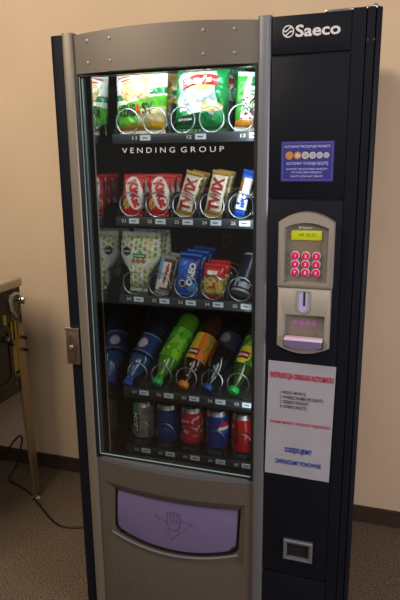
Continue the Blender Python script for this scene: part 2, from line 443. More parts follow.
for r_ in range(3):
    for k in range(3):
        x = 0.2515+0.0262*k; z = 1.2695-0.0212*r_
        c = MB(); c.M = Matrix.Translation((x, -0.0215, z)) @ Matrix.Rotation(pi/2, 4, 'X')
        c.lathe([(0.0112, 0), (0.0112, 0.004), (0.0098, 0.006)], 20, 0, cap=False); c.lathe([(0.0098, 0.0055), (0.0085, 0.0075), (0.004, 0.0085)], 20, 1)
        BT = vb(c, 'button', [btn_rim, pink], BZ)
        t = MB(); t.text(str(r_*3+k+1), on_y(-0.0304, x, z), h=0.0082, bold=0.03); vb(t, 'lettering', white_ink, BT, smooth=0) if False else vb(t, 'digit', white_ink, BZ, smooth=0)
# coin section
ol = arch_poly(0.209, 0.344, 1.030, 1.187, 1.012, down=True)
il = arch_poly(0.229, 0.329, 1.046, 1.114, 1.040, down=True)
# outer shell with recess: same number of points for both outlines
c = ring_panel(ol, il, -0.028, -0.008, -0.014)
CS = vb(c, 'coin_panel', keysil)
c = MB(); c.add([(a, -0.0142, z) for a, z in il], [tuple(range(len(il)))]); vb(c, 'return_recess', keydark, CS, smooth=0)
# coin slot: rounded lilac recess with a dark slit
def pill(cx, z0, z1, hw, n=10):
    return [(cx-hw, z1), ]+[(cx-hw*cos(pi*i/n), z0+hw-hw*sin(pi*i/n)) for i in range(n+1)]+[(cx+hw, z1)]
p1 = pill(0.276, 1.121, 1.180, 0.0175); p2 = pill(0.276, 1.125, 1.178, 0.0135)
c = MB(); c.loft([[(a, -0.0275, z) for a, z in p1], [(a, -0.0305, z) for a, z in p1], [(a, -0.0305, z) for a, z in p2], [(a, -0.0285, z) for a, z in p2]])
c.add([(a, -0.0286, z) for a, z in p2], [tuple(range(len(p2)))], 1)
SL = vb(c, 'coin_slot', [keysil, mat('slot_lilac', s2l(168, 164, 205), 0.35)], CS, smooth=30)
vb(MB().box(0.2755, 0.2805, -0.0292, -0.0287, 1.141, 1.179), 'slit', black2, CS)
for z0_, z1_ in ((1.104, 1.109), (1.062, 1.070)): vb(MB().box(0.246, 0.312, -0.0152, -0.0145, z0_, z1_), 'print_bar', keybrown, CS, smooth=0)
mauve = mat('coin_mauve', s2l(146, 100, 140), 0.5)
for k in range(4):
    c = MB(); c.add(disc(18, 0.0082, 0.2545+0.0165*k, 1.0925, -0.0152), [tuple(range(18))]); vb(c, 'coin_picture', mauve, CS, smooth=0)
c = MB()
for z, x0, x1 in ((1.0805, 0.25, 0.31), (1.0765, 0.255, 0.305), (1.0725, 0.25, 0.308)):
    c.box(x0, x1, -0.0151, -0.0146, z, z+0.0016)
vb(c, 'fine_print', mat('print_grey', s2l(120, 110, 108), 0.6), CS, smooth=0)
c = MB(); c.box(0.2285, 0.3305, -0.040, -0.014, 1.030, 1.0525, 1, 0.003)
tp = arch_poly(0.231, 0.328, 1.036, 1.0505, 1.030, down=True); c.prism(tp, -0.0445, -0.0395, 'y', 0)
c.box(0.2305, 0.3285, -0.046, -0.020, 1.0505, 1.0575, 2, 0.002)
RT = vb(c, 'coin_return_tray', [lilac, rubber, lilac_lt], CS)
# change cup
c = MB()
def rect(x0, x1, z0, z1, y): return [(x0, y, z0), (x1, y, z0), (x1, y, z1), (x0, y, z1)]
c.loft([rect(0.2395, 0.3225, 0.377, 0.4415, -0.008), rect(0.2395, 0.3225, 0.377, 0.4415, -0.016), rect(0.2425, 0.3195, 0.380, 0.4385, -0.018), rect(0.2495, 0.3125, 0.387, 0.4315, -0.016), rect(0.2495, 0.3125, 0.387, 0.4315, -0.0085)])
c.add(rect(0.2495, 0.3125, 0.387, 0.4315, -0.0086), [(0, 1, 2, 3)], 1)
vb(c, 'change_window', [silver_lt, black2], PLOW, smooth=20)

# lock handle on the left post
c = MB(); c.box(-0.433, -0.390, -0.016, -0.006, 0.907, 1.018, 0, 0.003)
c.box(-0.4345, -0.3885, -0.019, -0.006, 1.016, 1.0235, 1, 0.002)
HL = vb(c, 'door_handle', [mat('handle_steel', s2l(150, 132, 112), 0.3, 0.9), chrome])
n = 28; el = lambda rx, rz, y: [(-0.412+rx*cos(2*pi*i/n), y, 0.962+rz*sin(2*pi*i/n)*(1.0)) for i in range(n)]
c = MB(); c.loft([el(0.0125, 0.044, -0.0155), el(0.0125, 0.044, -0.0205), el(0.009, 0.040, -0.0215)]); c.add(el(0.009, 0.040, -0.0214), [tuple(range(n))])
vb(c, 'lever', mat('lever_steel', s2l(140, 122, 104), 0.3, 0.9), HL)
c = MB(); c.M = Matrix.Translation((-0.412, -0.0205, 0.964)) @ Matrix.Rotation(pi/2, 4, 'X'); c.lathe([(0.0065, 0), (0.0065, 0.006), (0.005, 0.007)], 16)
vb(c, 'lock_barrel', chrome, HL)

# product compartment
MX, RX, BY = -0.3145, 0.152, 0.60
vb(MB().box(MX-0.004, MX, 0.012, BY, 0.56, 1.775), 'mirror_wall', mirror, smooth=0)
vb(MB().box(RX, RX+0.006, 0.014, BY, 0.56, 1.775), 'compartment_wall', liner, smooth=0)
vb(MB().box(MX, RX, BY, BY+0.01, 0.56, 1.775), 'compartment_back', liner, smooth=0)
vb(MB().box(MX, RX, 0.02, BY, 1.775, 1.785), 'compartment_top', mat('liner_light', s2l(150, 155, 160), 0.5), smooth=0)
vb(MB().box(MX, RX, 0.02, BY, 0.55, 0.56), 'compartment_floor', liner, smooth=0)
c = MB(); c.box(-0.115, -0.082, BY-0.014, BY, 1.188, 1.236, 0, 0.002); c.box(-0.1005, -0.0965, BY-0.0146, BY-0.013, 1.203, 1.215, 1)
c.M = Matrix.Translation((-0.0985, BY-0.0142, 1.217)) @ Matrix.Rotation(pi/2, 4, 'X'); c.lathe([(0.005, 0), (0.005, 0.0006)], 14, 1)
vb(c, 'back_latch', [mat('latch_grey', s2l(104, 96, 84), 0.45, 0.3), black2])
c = MB(); c.M = Matrix.Translation((0, 0, 0)) @ Matrix.Rotation(pi/2, 4, 'Y')
c2 = MB(); c2.tube([(-0.30, 0.052, 1.762), (0.135, 0.052, 1.762)], 0.008, 12); vb(c2, 'lamp_tube', tube_m)

SX = [-0.248+0.0825*k for k in range(5)]
LZ = [1.5665, 1.335, 1.101, 0.8016, 0.6035]
CR = 0.0345
def tray(row, z, numbers, slots, slope=0.0, drop=0.0, y1=0.50):
    c = MB(); zt = z+0.0105-drop
    c.box(-0.292, 0.130, 0.072, 0.078, z-0.0135, z+0.0125, 1, 0.002)
    rise = (y1-0.078)*math.tan(slope)
    c.add([(x, y, zz) for x in (-0.292, 0.130) for (y, zz) in ((0.078, zt-0.004), (0.078, zt), (y1, zt+rise), (y1, zt+rise-0.004))],
          [(0, 1, 2, 3), (7, 6, 5, 4), (1, 5, 6, 2), (0, 3, 7, 4), (0, 4, 5, 1), (3, 2, 6, 7)], 0)
    for x0 in (-0.292, 0.128): c.add([(x, y, zz) for x in (x0, x0+0.002) for (y, zz) in ((0.085, zt-0.01), (0.085, zt+0.02), (0.12, zt+0.035+0.042*math.tan(slope)), (y1, zt+rise+0.035), (y1, zt+rise-0.01))],
          [(0, 1, 2, 3, 4), (9, 8, 7, 6, 5)]+[(i, (i+1) % 5, (i+1) % 5+5, i+5) for i in range(5)], 0)
    T = vb(c, 'tray', [tray_m, rail_m])
    for st, x in numbers:
        t = MB(); t.text(st, on_y(0.0712, x-0.022, z+0.001), h=0.0095, w=0.014, bold=0.03); vb(t, 'slot_number', num_ink, T, smooth=0)
        t = MB(); t.box(x-0.005, x+0.026, 0.0705, 0.0719, z-0.006, z+0.0085, 0); t.box(x+0.002, x+0.017, 0.0702, 0.0704, z-0.0005, z+0.0025, 1)
        vb(t, 'price_tag', [tag_white, tag_dark], T, smooth=0)
    return T
def ss(a, b, t): t = max(0, min(1, (t-a)/(b-a))); return t*t*(3-2*t)
def coil(parent, cx, cz, y0, pitch, turns, r=CR, flip=1, wire=0.0021, m=steel, slope=0.0):
    path = []; n = 30
    for i in range(int(n*turns)+1):
        t = i/n; a = R(-35)+2*pi*t
        y = y0 if t < 1 else y0+pitch*(math.floor(t)-1+ss(0, 0.194, t-math.floor(t)))
        path.append((cx+flip*r*cos(a), y, cz+r*sin(a)+(y-y0)*math.tan(slope)))
    c = MB(); c.tube(path, wire, 6); return vb(c, 'coil', m, parent, smooth=60)
def divider(parent, x, zt, h=0.075, y0=0.092, y1=0.5):
    c = MB(); pr = [(y0, zt), (y0+0.012, zt+h), (y1, zt+h), (y1, zt)]
    c.prism(pr, x-0.001, x+0.001, 'x'); return vb(c, 'divider', divider_m, parent, smooth=0)

PB, PC = 0.075, 0.046
T1 = tray(0, LZ[0], [('11', SX[0]+0.048), ('12', SX[2]+0.045), ('13', SX[4]+0.03)], 5)
for k in range(5): coil(T1, SX[k], LZ[0]+0.0465, 0.085, PB, 5.6, flip=(-1, 1, -1, 1, 1)[k])
divider(T1, (SX[1]+SX[2])/2, LZ[0]+0.0105, 0.085); divider(T1, (SX[3]+SX[4])/2, LZ[0]+0.0105, 0.085)
T2 = tray(1, LZ[1], [(str(21+k), SX[k]+0.004) for k in range(5)], 5)
for k in range(5): coil(T2, SX[k], LZ[1]+0.0475, 0.085, (PC, PC, 0.056, 0.056, 0.03)[k], (7, 7, 6, 6, 9)[k]+0.6)
for k in range(4): divider(T2, (SX[k]+SX[k+1])/2, LZ[1]+0.0105, 0.07)
T3 = tray(2, LZ[2], [(str(31+k), SX[k]+0.010) for k in range(5)], 5)
for k in range(5): coil(T3, SX[k], LZ[2]+0.0475, 0.085, (0.08, 0.05, 0.065, 0.055, 0.09)[k], 4.6)
for k in range(4): divider(T3, (SX[k]+SX[k+1])/2, LZ[2]+0.0105, 0.06)
SLP = R(41)
T4 = tray(3, LZ[3], [(str(51+k), SX[k]+0.016) for k in range(5)], 5, SLP, 0.030, 0.335)
T5 = tray(4, LZ[4], [(str(61+k), SX[k]+0.016) for k in range(5)], 5)
# stands under the cans
for k in range(5):
    c = MB(); x = SX[k]+0.0025
    c.box(x-0.022, x+0.022, 0.084, 0.105, LZ[4]+0.0105, LZ[4]+0.0265, 0, 0.002); c.box(x-0.016, x+0.016, 0.0795, 0.084, LZ[4]+0.013, LZ[4]+0.030, 0, 0.0015); c.box(x-0.03, x+0.03, 0.105, 0.45, LZ[4]+0.0105, LZ[4]+0.0265)
    vb(c, 'can_bracket', divider_m, T5)
    ring = [(x+0.006+0.031*cos(2*pi*i/40), 0.0815, LZ[4]+0.068+0.031*sin(2*pi*i/40)) for i in range(-3, 24)]
    c = MB(); c.tube(ring, 0.0018, 6); c.tube([ring[0], (ring[0][0], 0.083, LZ[4]+0.02)], 0.0018, 6); vb(c, 'coil', steel_dk, T5)

# ------------------------------------------------------------------ packaging
class Pouch:
    def __init__(s, w, h, t, seed=0, taper=None, a=2.6, wr=0.004, sh=0.012, seal_w=1.0):
        s.w, s.h, s.t, s.seed, s.a, s.wr, s.sh = w, h, t, seed, a, wr, sh
        s.taper = taper or (lambda v: 1.0)
    def hw(s, v): return s.w/2*s.taper(v)
    def pos(s, u, v, side=-1, off=0.0):
        e = max(0.0, 1-abs(u)**s.a)**0.55*max(0.0, 1-abs(2*v-1)**4)**0.55
        nz = noise.noise(Vector((u*3.1+s.seed*7, v*5.0*s.h/s.w, s.seed+side)))+0.5*noise.noise(Vector((u*7+s.seed, v*11*s.h/s.w, s.seed*3+side)))
        x = u*s.hw(v)*(1-0.06*max(0, 1-abs(2*v-1)**6)*0)+0.4*s.wr*noise.noise(Vector((v*6, s.seed, u)))
        y = side*(s.t/2*e+0.0006+off)-s.wr*nz*min(1, e*1.5)
        return Vector((x, y, s.sh+v*(s.h-2*s.sh)))
    def uv(s, x, z):
        v = (z-s.sh)/(s.h-2*s.sh); v = max(0.0, min(1.0, v)); return (max(-1, min(1, x/s.hw(v))), v)
    def wrapper(s, mats, paint, root, nu=60, nv=80, name='wrapper', extra=None):
        mb = MB()
        mb.grid(lambda a, b: s.pos(2*a-1, b, -1), nu, nv, lambda a, b: paint((2*a-1)*s.hw(b), b, 2*a-1))
        mb.grid(lambda a, b: s.pos(1-2*a, b, 1), 12, 12, 0)
        if extra: extra(mb)
        return mb.build(name, mats, root, smooth=60)
    def seal(s, m, root, ends=(0, 1)):
        mb = MB()
        for e in ends:
            hw = s.hw(e); z0 = (s.sh if e == 0 else s.h-s.sh); z1 = (0.0 if e == 0 else s.h); n = 26
            top = []; bot = []
            for i in range(n+1):
                x = -hw+2*hw*i/n; y = 0.0012*(1 if i % 2 else -1)
                bot.append((x, 0, z0)); top.append((x, y, z1+(0.0012 if i % 2 else 0)*(1 if e == 0 else -1)))
            if e == 0: mb.add(top+bot, [(i, i+1, n+2+i, n+1+i) for i in range(n)])
            else: mb.add(bot+top, [(i, i+1, n+2+i, n+1+i) for i in range(n)])
        return mb.build('seal', m, root, smooth=0)
    def map(s, x0, z0, off=0.0022):
        def fn(a, b):
            u, v = s.uv(x0+a, z0+b); return s.pos(u, v, -1, off)
        return fn
def gm(n, rgb, rough=0.32, coat=0.25, metal=0.0): return mat('print_'+n, s2l(*rgb), rough, metal, coat=coat)
def hsh(a, b): return (sin(a*127.1+b*311.7)*43758.5453) % 1.0

ORD = ['second', 'third', 'fourth', 'fifth']
def queue(root, n, dy, desc, slot, dz=0.0):
    """copies standing one behind the other in the same coil"""
    for i in range(n):
        c = copy_tree(root)
        c.location = root.location+Vector((0, dy*(i+1), dz))
        c['label'] = f'{desc}, {ORD[i]} {slot}'

# -- shelf one: big bags
G1 = 'snack bags on the top shelf'
def bag_a(x, y, z, label, gold=False):
    r = empty('snack_bag', (x, y, z), label, 'snack bag', G1, (R(-6), R(0), 0))
    P = Pouch(0.158, 0.176, 0.052, 1 if not gold else 5, lambda v: 0.93+0.07*v, wr=0.004)
    ms = [gm('leaf_green', (92, 178, 40)), gm('cream', (246, 240, 226)), gm('biscuit', (214, 164, 96)), gm('biscuit_lt', (236, 206, 150)), gm('deep_green', (18, 128, 58)), gm('sand', (214, 190, 140)), gm('mustard', (214, 160, 30)), gm('print_red', (206, 26, 30)), gm('dark_ink', (24, 48, 22)), gm('orange', (232, 92, 30))]
    if gold: ms = [gm('gold_a', (222, 172, 60)), gm('gold_b', (240, 214, 130)), gm('gold_c', (190, 128, 50)), gm('gold_d', (222, 180, 90)), ms[4], ms[5], ms[6], ms[7], ms[8], ms[9]]
    def paint(X, v, u):
        if v < 0.10+0.04*u: return 6
        # two round biscuits
        for (cx, cv, rx, rv) in ((-0.032, 0.70, 0.026, 0.19), (0.012, 0.73, 0.026, 0.21)):
            d = ((X-cx)/rx)**2+((v-cv)/rv)**2
            if d < 1: return 3 if (hsh(int(X*260), int(v*22)) > 0.35 and d < 0.8) else 2
        if v > 0.52+0.10*u: 
            if X > 0.0 and 0.56+0.09*u < v < 0.68+0.09*u: return 4
            if X < -0.045 and 0.52 < v < 0.64: return 4
            return 1
        if X > -0.02 and v < 0.44+0.06*u: return 5 if (v < 0.36+0.05*u and v > 0.13) and X > 0.0 else 0
        return 0
    def ex(mb):
        if gold: return
        mb.text('KEME', P.map(-0.034, 0.064), w=0.052, h=0.032, bold=0.03, rot=0.05, m=8)
        mb.text('R', P.map(0.001, 0.066), w=0.013, h=0.032, bold=0.04, rot=0.05, m=9)
        mb.text('SY', P.map(0.028, 0.069), w=0.032, h=0.032, bold=0.03, rot=0.05, m=8)
        for k, (a, b) in enumerate(((-0.05, 0.158), (-0.042, 0.148))): mb.text('~~~', P.map(a, b), w=0.036-0.008*k, h=0.006, bold=0.05, rot=0.25, m=7)
        mb.text('~', P.map(0.03, 0.112), w=0.03, h=0.006, bold=0.05, rot=0.2, m=1); mb.text('~~', P.map(0.03, 0.103), w=0.04, h=0.004, bold=0.05, rot=0.2, m=1)
    P.wrapper(ms, paint, r, extra=ex); P.seal(ms[1] if not gold else ms[0], r); return r
ZT1 = LZ[0]+0.0115
bag_a(-0.222, 0.122, ZT1, 'green and cream snack bag picturing round biscuits, standing at the left of the top shelf')
bag_a(-0.186, 0.197, ZT1, 'golden snack bag standing right behind the green and cream biscuit bag', gold=True)

def bag_b(x, y, z, label):
    r = empty('crisp_bag', (x, y, z), label, 'crisp bag', G1, (R(-6), R(1), 0))
    P = Pouch(0.152, 0.178, 0.055, 2.3, lambda v: 1.0-0.03*v, wr=0.006)
    ms = [gm('crisp_green', (22, 140, 72)), gm('crisp_white', (226, 232, 232), 0.25), gm('crisp_silver', (176, 190, 192), 0.2), gm('ribbon_red', (206, 24, 30)), gm('ribbon_yellow', (250, 220, 130)), gm('crisp_gold', (226, 190, 120)), gm('crisp_dark', (10, 84, 48)), gm('ink_white', (248, 248, 248))]
    def paint(X, v, u):
        if v < 0.28 and u < 0.05 and v < 0.26+0.1*u: return 6 if v > 0.05 else 0
        if ((X-0.030)/0.036)**2+((v-0.36)/0.09)**2 < 1: return 5 if hsh(int(X*240), int(v*26)) > 0.3 else 1
        edge = 0.80-0.25*max(0, 0.35-v)+0.06*sin(v*17)
        if -edge < u < edge*0.74+0.02 and v > 0.24+0.05*sin(u*8) and v < 0.97:
            return 2 if noise.noise(Vector((X*30, v*5, 3.3))) > 0.22 else 1
        return 0
    def ex(mb):
        f = P.map(0.0, 0.130, 0.0022)
        n = 30; mb.add([f(0.046*cos(2*pi*i/n), 0.021*sin(2*pi*i/n)+0.004) for i in range(n)]+[f(0, 0.004)], [(i, (i+1) % n, n) for i in range(n)], 4)
        f2 = P.map(0.0, 0.130, 0.0032); rib = []
        for i in range(17):
            t = -1+2*i/16; rib.append((t*0.050, 0.016*(1-abs(t)**2.2)*0.5+0.004*t))
        v = [f2(a, b-0.0135+0.009*q_) for q_ in range(4) for a, b in rib]
        mb.add(v, [(17*q_+i, 17*q_+i+1, 17*q_+18+i, 17*q_+17+i) for q_ in range(3) for i in range(16)], 3)
        mb.text("Lay's", P.map(0.0, 0.1335, 0.0075), w=0.070, h=0.024, bold=0.05, rot=0.06, m=7)
        mb.text('~~~~', P.map(-0.04, 0.034, 0.0016), w=0.042, h=0.009, bold=0.06, rot=0.05, m=7)
    P.wrapper(ms, paint, r, extra=ex); P.seal(ms[0], r); return r
q = bag_b(-0.043, 0.122, ZT1, 'white and green crisp bag with red ribbon emblem, frontmost on the top shelf')
c = copy_tree(q); c.location = (-0.018, 0.197, ZT1); c['label'] = 'green crisp bag, its right edge showing just behind the frontmost white and green crisp bag'

def bag_c(x, y, z, label):
    r = empty('snack_bag', (x, y, z), label, 'snack bag', G1, (R(-7), R(4), 0))
    P = Pouch(0.084, 0.158, 0.05, 4.1, lambda v: 0.9+0.1*v, wr=0.003)
    ms = [gm('pale_white', (236, 238, 232)), gm('herb_green', (70, 168, 66)), gm('berry', (122, 30, 56)), gm('label_green', (16, 120, 62)), gm('orange_foot', (232, 150, 60)), gm('grey_txt', (120, 140, 130)), gm('ink_white', (248, 248, 248))]
    def paint(X, v, u):
        if v < 0.12: return 4
        if u < -0.55+0.3*v: return 1
        if 0.14 < v < 0.56 and u > -0.5:
            h = noise.noise(Vector((X*120, v*16, 1.7)))
            return 2 if h > 0.12 else (1 if h < -0.42 else 0)
        if v > 0.78 and u > 0.02: return 3
        return 0
    def ex(mb):
        mb.text('~~~', P.map(0.018, 0.103, 0.002), w=0.034, h=0.004, bold=0.04, m=5); mb.text('~~', P.map(0.018, 0.094, 0.002), w=0.03, h=0.005, bold=0.04, m=5)
    P.wrapper(ms, paint, r, extra=ex); P.seal(ms[0], r); return r
bag_c(0.090, 0.122, ZT1, 'white snack bag with dark berries and a green corner, rightmost on the top shelf')

# -- shelf two: chocolate bars
G2 = 'chocolate bars on the second shelf'
ZT2 = LZ[1]+0.0115
def wafer(x, y, z, label):
    r = empty('chocolate_bar', (x, y, z), label, 'chocolate bar', G2, (R(-7), R(2.5), 0))
    P = Pouch(0.066, 0.122, 0.020, 3.3, None, a=8, wr=0.0015, sh=0.007)
    ms = [gm('bar_red', (206, 16, 30)), gm('bar_white', (246, 244, 242)), gm('bar_gold', (226, 186, 70)), gm('bar_brown', (130, 80, 30))]
    def paint(X, v, u):
        # tilted white oval
        a = R(-14); dx = X-0.006; dz = (v-0.56)*0.108
        p = dx*cos(a)-dz*sin(a); q_ = dx*sin(a)+dz*cos(a)
        if (p/0.026)**2+(q_/0.049)**2 < 1: return 1
        if u < -0.25 and 0.10 < v < 0.42 and ((X+0.018)/0.010)**2+((v-0.26)/0.15)**2 < 1: return 2 if hsh(int(X*400), int(v*30)) > 0.4 else 3
        return 0
    def ex(mb):
        mb.text('Kit', P.map(0.0035, 0.082, 0.002), w=0.044, h=0.030, bold=0.06, rot=R(-66), m=0)
        mb.text('Kat', P.map(0.0125, 0.047, 0.002), w=0.040, h=0.027, bold=0.06, rot=R(-66), m=0)
    P.wrapper(ms, paint, r, 48, 80, extra=ex); P.seal(ms[0], r); return r
for k, nm in ((0, 'in the leftmost coil, second shelf'), (1, 'in the second coil, second shelf')):
    d = 'red wafer bar with a white oval'
    q = wafer(SX[k]-0.006, 0.085+PC/2, ZT2, f'{d}, frontmost {nm}')
    queue(q, 2, PC, d, nm)
def caramel(x, y, z, label, roll):
    r = empty('chocolate_bar', (x, y, z), label, 'chocolate bar', G2, (R(-15), R(roll), 0))
    P = Pouch(0.054, 0.136, 0.024, 6.2, None, a=5, wr=0.002, sh=0.009)
    ms = [gm('foil_gold', (206, 172, 96), 0.25, 0.3, 0.35), gm('foil_white', (236, 228, 214)), gm('wine_red', (160, 18, 34)), gm('foil_brown', (120, 72, 34))]
    def paint(X, v, u):
        if v < 0.09 or v > 0.95: return 0
        if abs(u) > 0.85: return 0 if hsh(int(v*20), 3) > 0.3 else 3
        return 1
    def ex(mb): mb.text('TWIX', P.map(0.0, 0.066, 0.0026), w=0.096, h=0.033, bold=0.06, rot=R(90), m=2)
    P.wrapper(ms, paint, r, 36, 72, extra=ex); P.seal(ms[0], r); return r
for k, nm, ro in ((2, 'in the middle coil, second shelf', 13), (3, 'in the fourth coil, second shelf', 9)):
    d = 'cream and gold bar with dark red lettering'
    q = caramel(SX[k]-0.013+(0.005 if k == 3 else 0), 0.085+0.026, ZT2, f'{d}, frontmost {nm}', ro)
    queue(q, 1, 0.056, d, nm)
def coconut(x, y, z, label):
    r = empty('chocolate_bar', (x, y, z), label, 'chocolate bar', G2, (R(-12), R(11), 0))
    P = Pouch(0.032, 0.138, 0.022, 7.7, None, a=5, wr=0.002, sh=0.009)
    ms = [gm('bar_blue', (26, 88, 200)), gm('bar_white', (246, 244, 242)), gm('bar_red2', (190, 40, 40)), gm('bar_brown', (130, 80, 30))]
    def paint(X, v, u):
        if v < 0.14 or v > 0.86: return 0
        if 0.3 < v < 0.5 and u > -0.2: return 0 if noise.noise(Vector((X*120, v*20, 2))) > 0 else 1
        if 0.18 < v < 0.34: return 0 if noise.noise(Vector((X*90, v*14, 5))) > 0.1 else 1
        return 3 if (v > 0.55 and u < -0.35) else 1
    P.wrapper(ms, paint, r, 24, 44); P.seal(ms[0], r); return r
coconut(SX[4]-0.012, 0.101, ZT2, 'slim blue and white bar leaning in the rightmost coil of the second shelf')

# -- shelf three
ZT3 = LZ[2]+0.0115
r = empty('snack_pouch', (-0.247, 0.128, ZT3), 'white pouch dotted green and yellow with a green label, frontmost on the third shelf', 'snack pouch', 'packets on the third shelf', (R(-6), R(1), 0))
P = Pouch(0.134, 0.184, 0.050, 9.4, lambda v: 0.50+0.50*ss(0.24, 0.66, v)-0.06*ss(0.8, 1, v), wr=0.004)
ms = [gm('pouch_white', (222, 226, 216)), gm('dot_green', (140, 176, 50)), gm('dot_yellow', (206, 196, 70)), gm('pouch_label', (20, 120, 60)), gm('black_badge', (28, 28, 30)), gm('snack_brown', (168, 120, 40)), gm('dot_brown', (196, 150, 90)), gm('ink_white', (248, 248, 248))]
def pouch_paint(X, v, u):
    Z_ = v*0.16
    if (X+0.038)**2+(Z_-0.112)**2 < 0.0135**2: return 4
    if abs(X-0.006) < 0.021 and abs(Z_-0.100) < 0.0065 or (X-0.006)**2+(Z_-0.106)**2 < 0.008**2: return 3
    for k in range(3):
        if abs(X+0.014-0.016*k)+abs(Z_-0.084) < 0.0095: return 5
    if 0.42 < v < 0.58 or (0.55 < v < 0.72 and X < 0.03): return 0
    gx, gz = X/0.0150, Z_/0.0175+0.5*(int(math.floor(X/0.0150)) % 2)
    i, j = math.floor(gx), math.floor(gz); fx, fz = gx-i-0.5, gz-j-0.5
    if fx*fx*1.3+fz*fz < 0.15: return (1, 1, 2, 2, 6)[int(hsh(i, j)*5)]
    return 0
def ex(mb): mb.text('~~~', P.map(0.006, 0.112, 0.002), w=0.034, h=0.004, bold=0.06, m=7); mb.text('~~', P.map(-0.038, 0.124, 0.002), w=0.018, h=0.004, bold=0.05, m=7)
P.wrapper(ms, pouch_paint, r, 64, 72, extra=ex); P.seal(ms[0], r)
queue(r, 1, 0.08, 'white pouch dotted green and yellow', 'in the leftmost coil, third shelf')

G3 = 'packets on the third shelf'
def flat_pack(name, cat, label, x, y, lean, roll, w, h, t, seed, ms, paint, ex=None, a=6, wr=0.002, seal=0):
    r = empty(name, (x, y, ZT3), label, cat, G3, (R(-lean), R(roll), 0))
    P = Pouch(w, h, t, seed, None, a=a, wr=wr, sh=0.008)
    P.wrapper(ms, paint, r, 32, 44, extra=(lambda mb: ex(mb, P)) if ex else None); P.seal(ms[seal], r); return r
def p_bar(X, v, u):
    if v < 0.06 or v > 0.95: return 0
    if u < -0.35: return 2 if v > 0.35 else 1
    if v > 0.86 or (u > 0.7): return 3
    if v < 0.14: return 3
    return 1 if u < 0.72 and noise.noise(Vector((X*60, v*6, 1))) > -0.35 else 3
q = flat_pack('cereal_bar', 'cereal bar', 'white and brown cereal bar, frontmost in the second coil, third shelf', SX[1]-0.004, 0.107, 14, 9, 0.046, 0.122, 0.022, 11.3,
    [gm('cer_foil', (150, 150, 150)), gm('cer_white', (224, 222, 216)), gm('cer_blue', (110, 160, 200)), gm('cer_brown', (104, 60, 36)), gm('cer_red', (190, 30, 36))], p_bar,
    lambda mb, P: mb.text('~~~~', P.map(0.006, 0.066, 0.002), w=0.06, h=0.011, bold=0.08, rot=R(86), m=4))
queue(q, 1, 0.05, 'white and brown cereal bar', 'in the second coil, third shelf')
def p_cookie(X, v, u):
    Z_ = v*0.112
    d = (X+0.012)**2+(Z_-0.028)**2
    if d < 0.0125**2: return 3 if d < 0.0085**2 or d > 0.0105**2 else 2
    if v > 0.92: return 1
    if 0.30 > v and u > 0.2: return 4
    return 0 if u < 0.35 else 1
q = flat_pack('biscuit_packet', 'biscuit packet', 'bright blue biscuit packet, frontmost in the middle coil, third shelf', SX[2]-0.008, 0.117, 9, 5, 0.070, 0.128, 0.038, 12.9,
    [gm('cookie_blue', (16, 96, 214)), gm('cookie_navy', (20, 44, 130)), gm('cookie_cream', (236, 232, 220)), gm('cookie_dark', (40, 26, 22)), gm('cookie_sky', (60, 150, 230)), gm('ink_white', (248, 248, 248))], p_cookie,
    lambda mb, P: mb.text('OREO', P.map(0.012, 0.066, 0.002), w=0.068, h=0.021, bold=0.05, rot=R(84), m=5), a=7)
queue(q, 2, 0.065, 'bright blue biscuit packet', 'in the middle coil, third shelf')
def p_noodle(X, v, u):
    if v > 0.62: return 1 if (abs(u+0.1) < 0.45 and 0.70 < v < 0.84 and hsh(int(X*300), int(v*20)) > 0.3) else 0
    if 0.2 < v < 0.55 and abs(u) < 0.55: return 3 if noise.noise(Vector((X*110, v*12, 4))) > 0.05 else 2
    return 2 if noise.noise(Vector((X*70, v*9, 8))) > -0.3 else 4
q = flat_pack('snack_packet', 'snack packet', 'squat red and yellow snack packet, frontmost in the fourth coil, third shelf', SX[3]-0.006, 0.1125, 7, 2, 0.064, 0.102, 0.034, 14.2,
    [gm('pk_red', (200, 32, 36)), gm('pk_white', (240, 232, 220)), gm('pk_yellow', (214, 190, 90)), gm('pk_rust', (180, 70, 40)), gm('pk_olive', (150, 140, 60))], p_noodle)
queue(q, 1, 0.055, 'squat red and yellow snack packet', 'in the fourth coil, third shelf')
# dark tube leaning in the last coil
r = empty('snack_tube', (SX[4]-0.008, 0.120, ZT3+0.014), 'dark navy tube with white marks leaning back in the last coil, third shelf', 'snack tube', None, (R(-34), R(13), 0))
navy = gm('tube_navy', (26, 32, 52)); 
def tp(j, a):
    if j in (0, 1, 7): return 1
    t = (a*26) % 26
    if 15.5 < a*26 < 23 and j in (3, 4, 5): return 1 if hsh(int(a*26), j) > 0.52 else 0
    return 0
MB().lathe([(0.029, 0.0), (0.0305, 0.002), (0.0305, 0.006), (0.030, 0.012), (0.030, 0.028), (0.030, 0.042), (0.030, 0.056), (0.030, 0.115), (0.0305, 0.120)], 52, tp).build('body', [navy, gm('tube_grey', (170, 176, 190))], r)
MB().lathe([(0.031, 0.120), (0.031, 0.128), (0.029, 0.130)], 32).build('lid', navy, r)

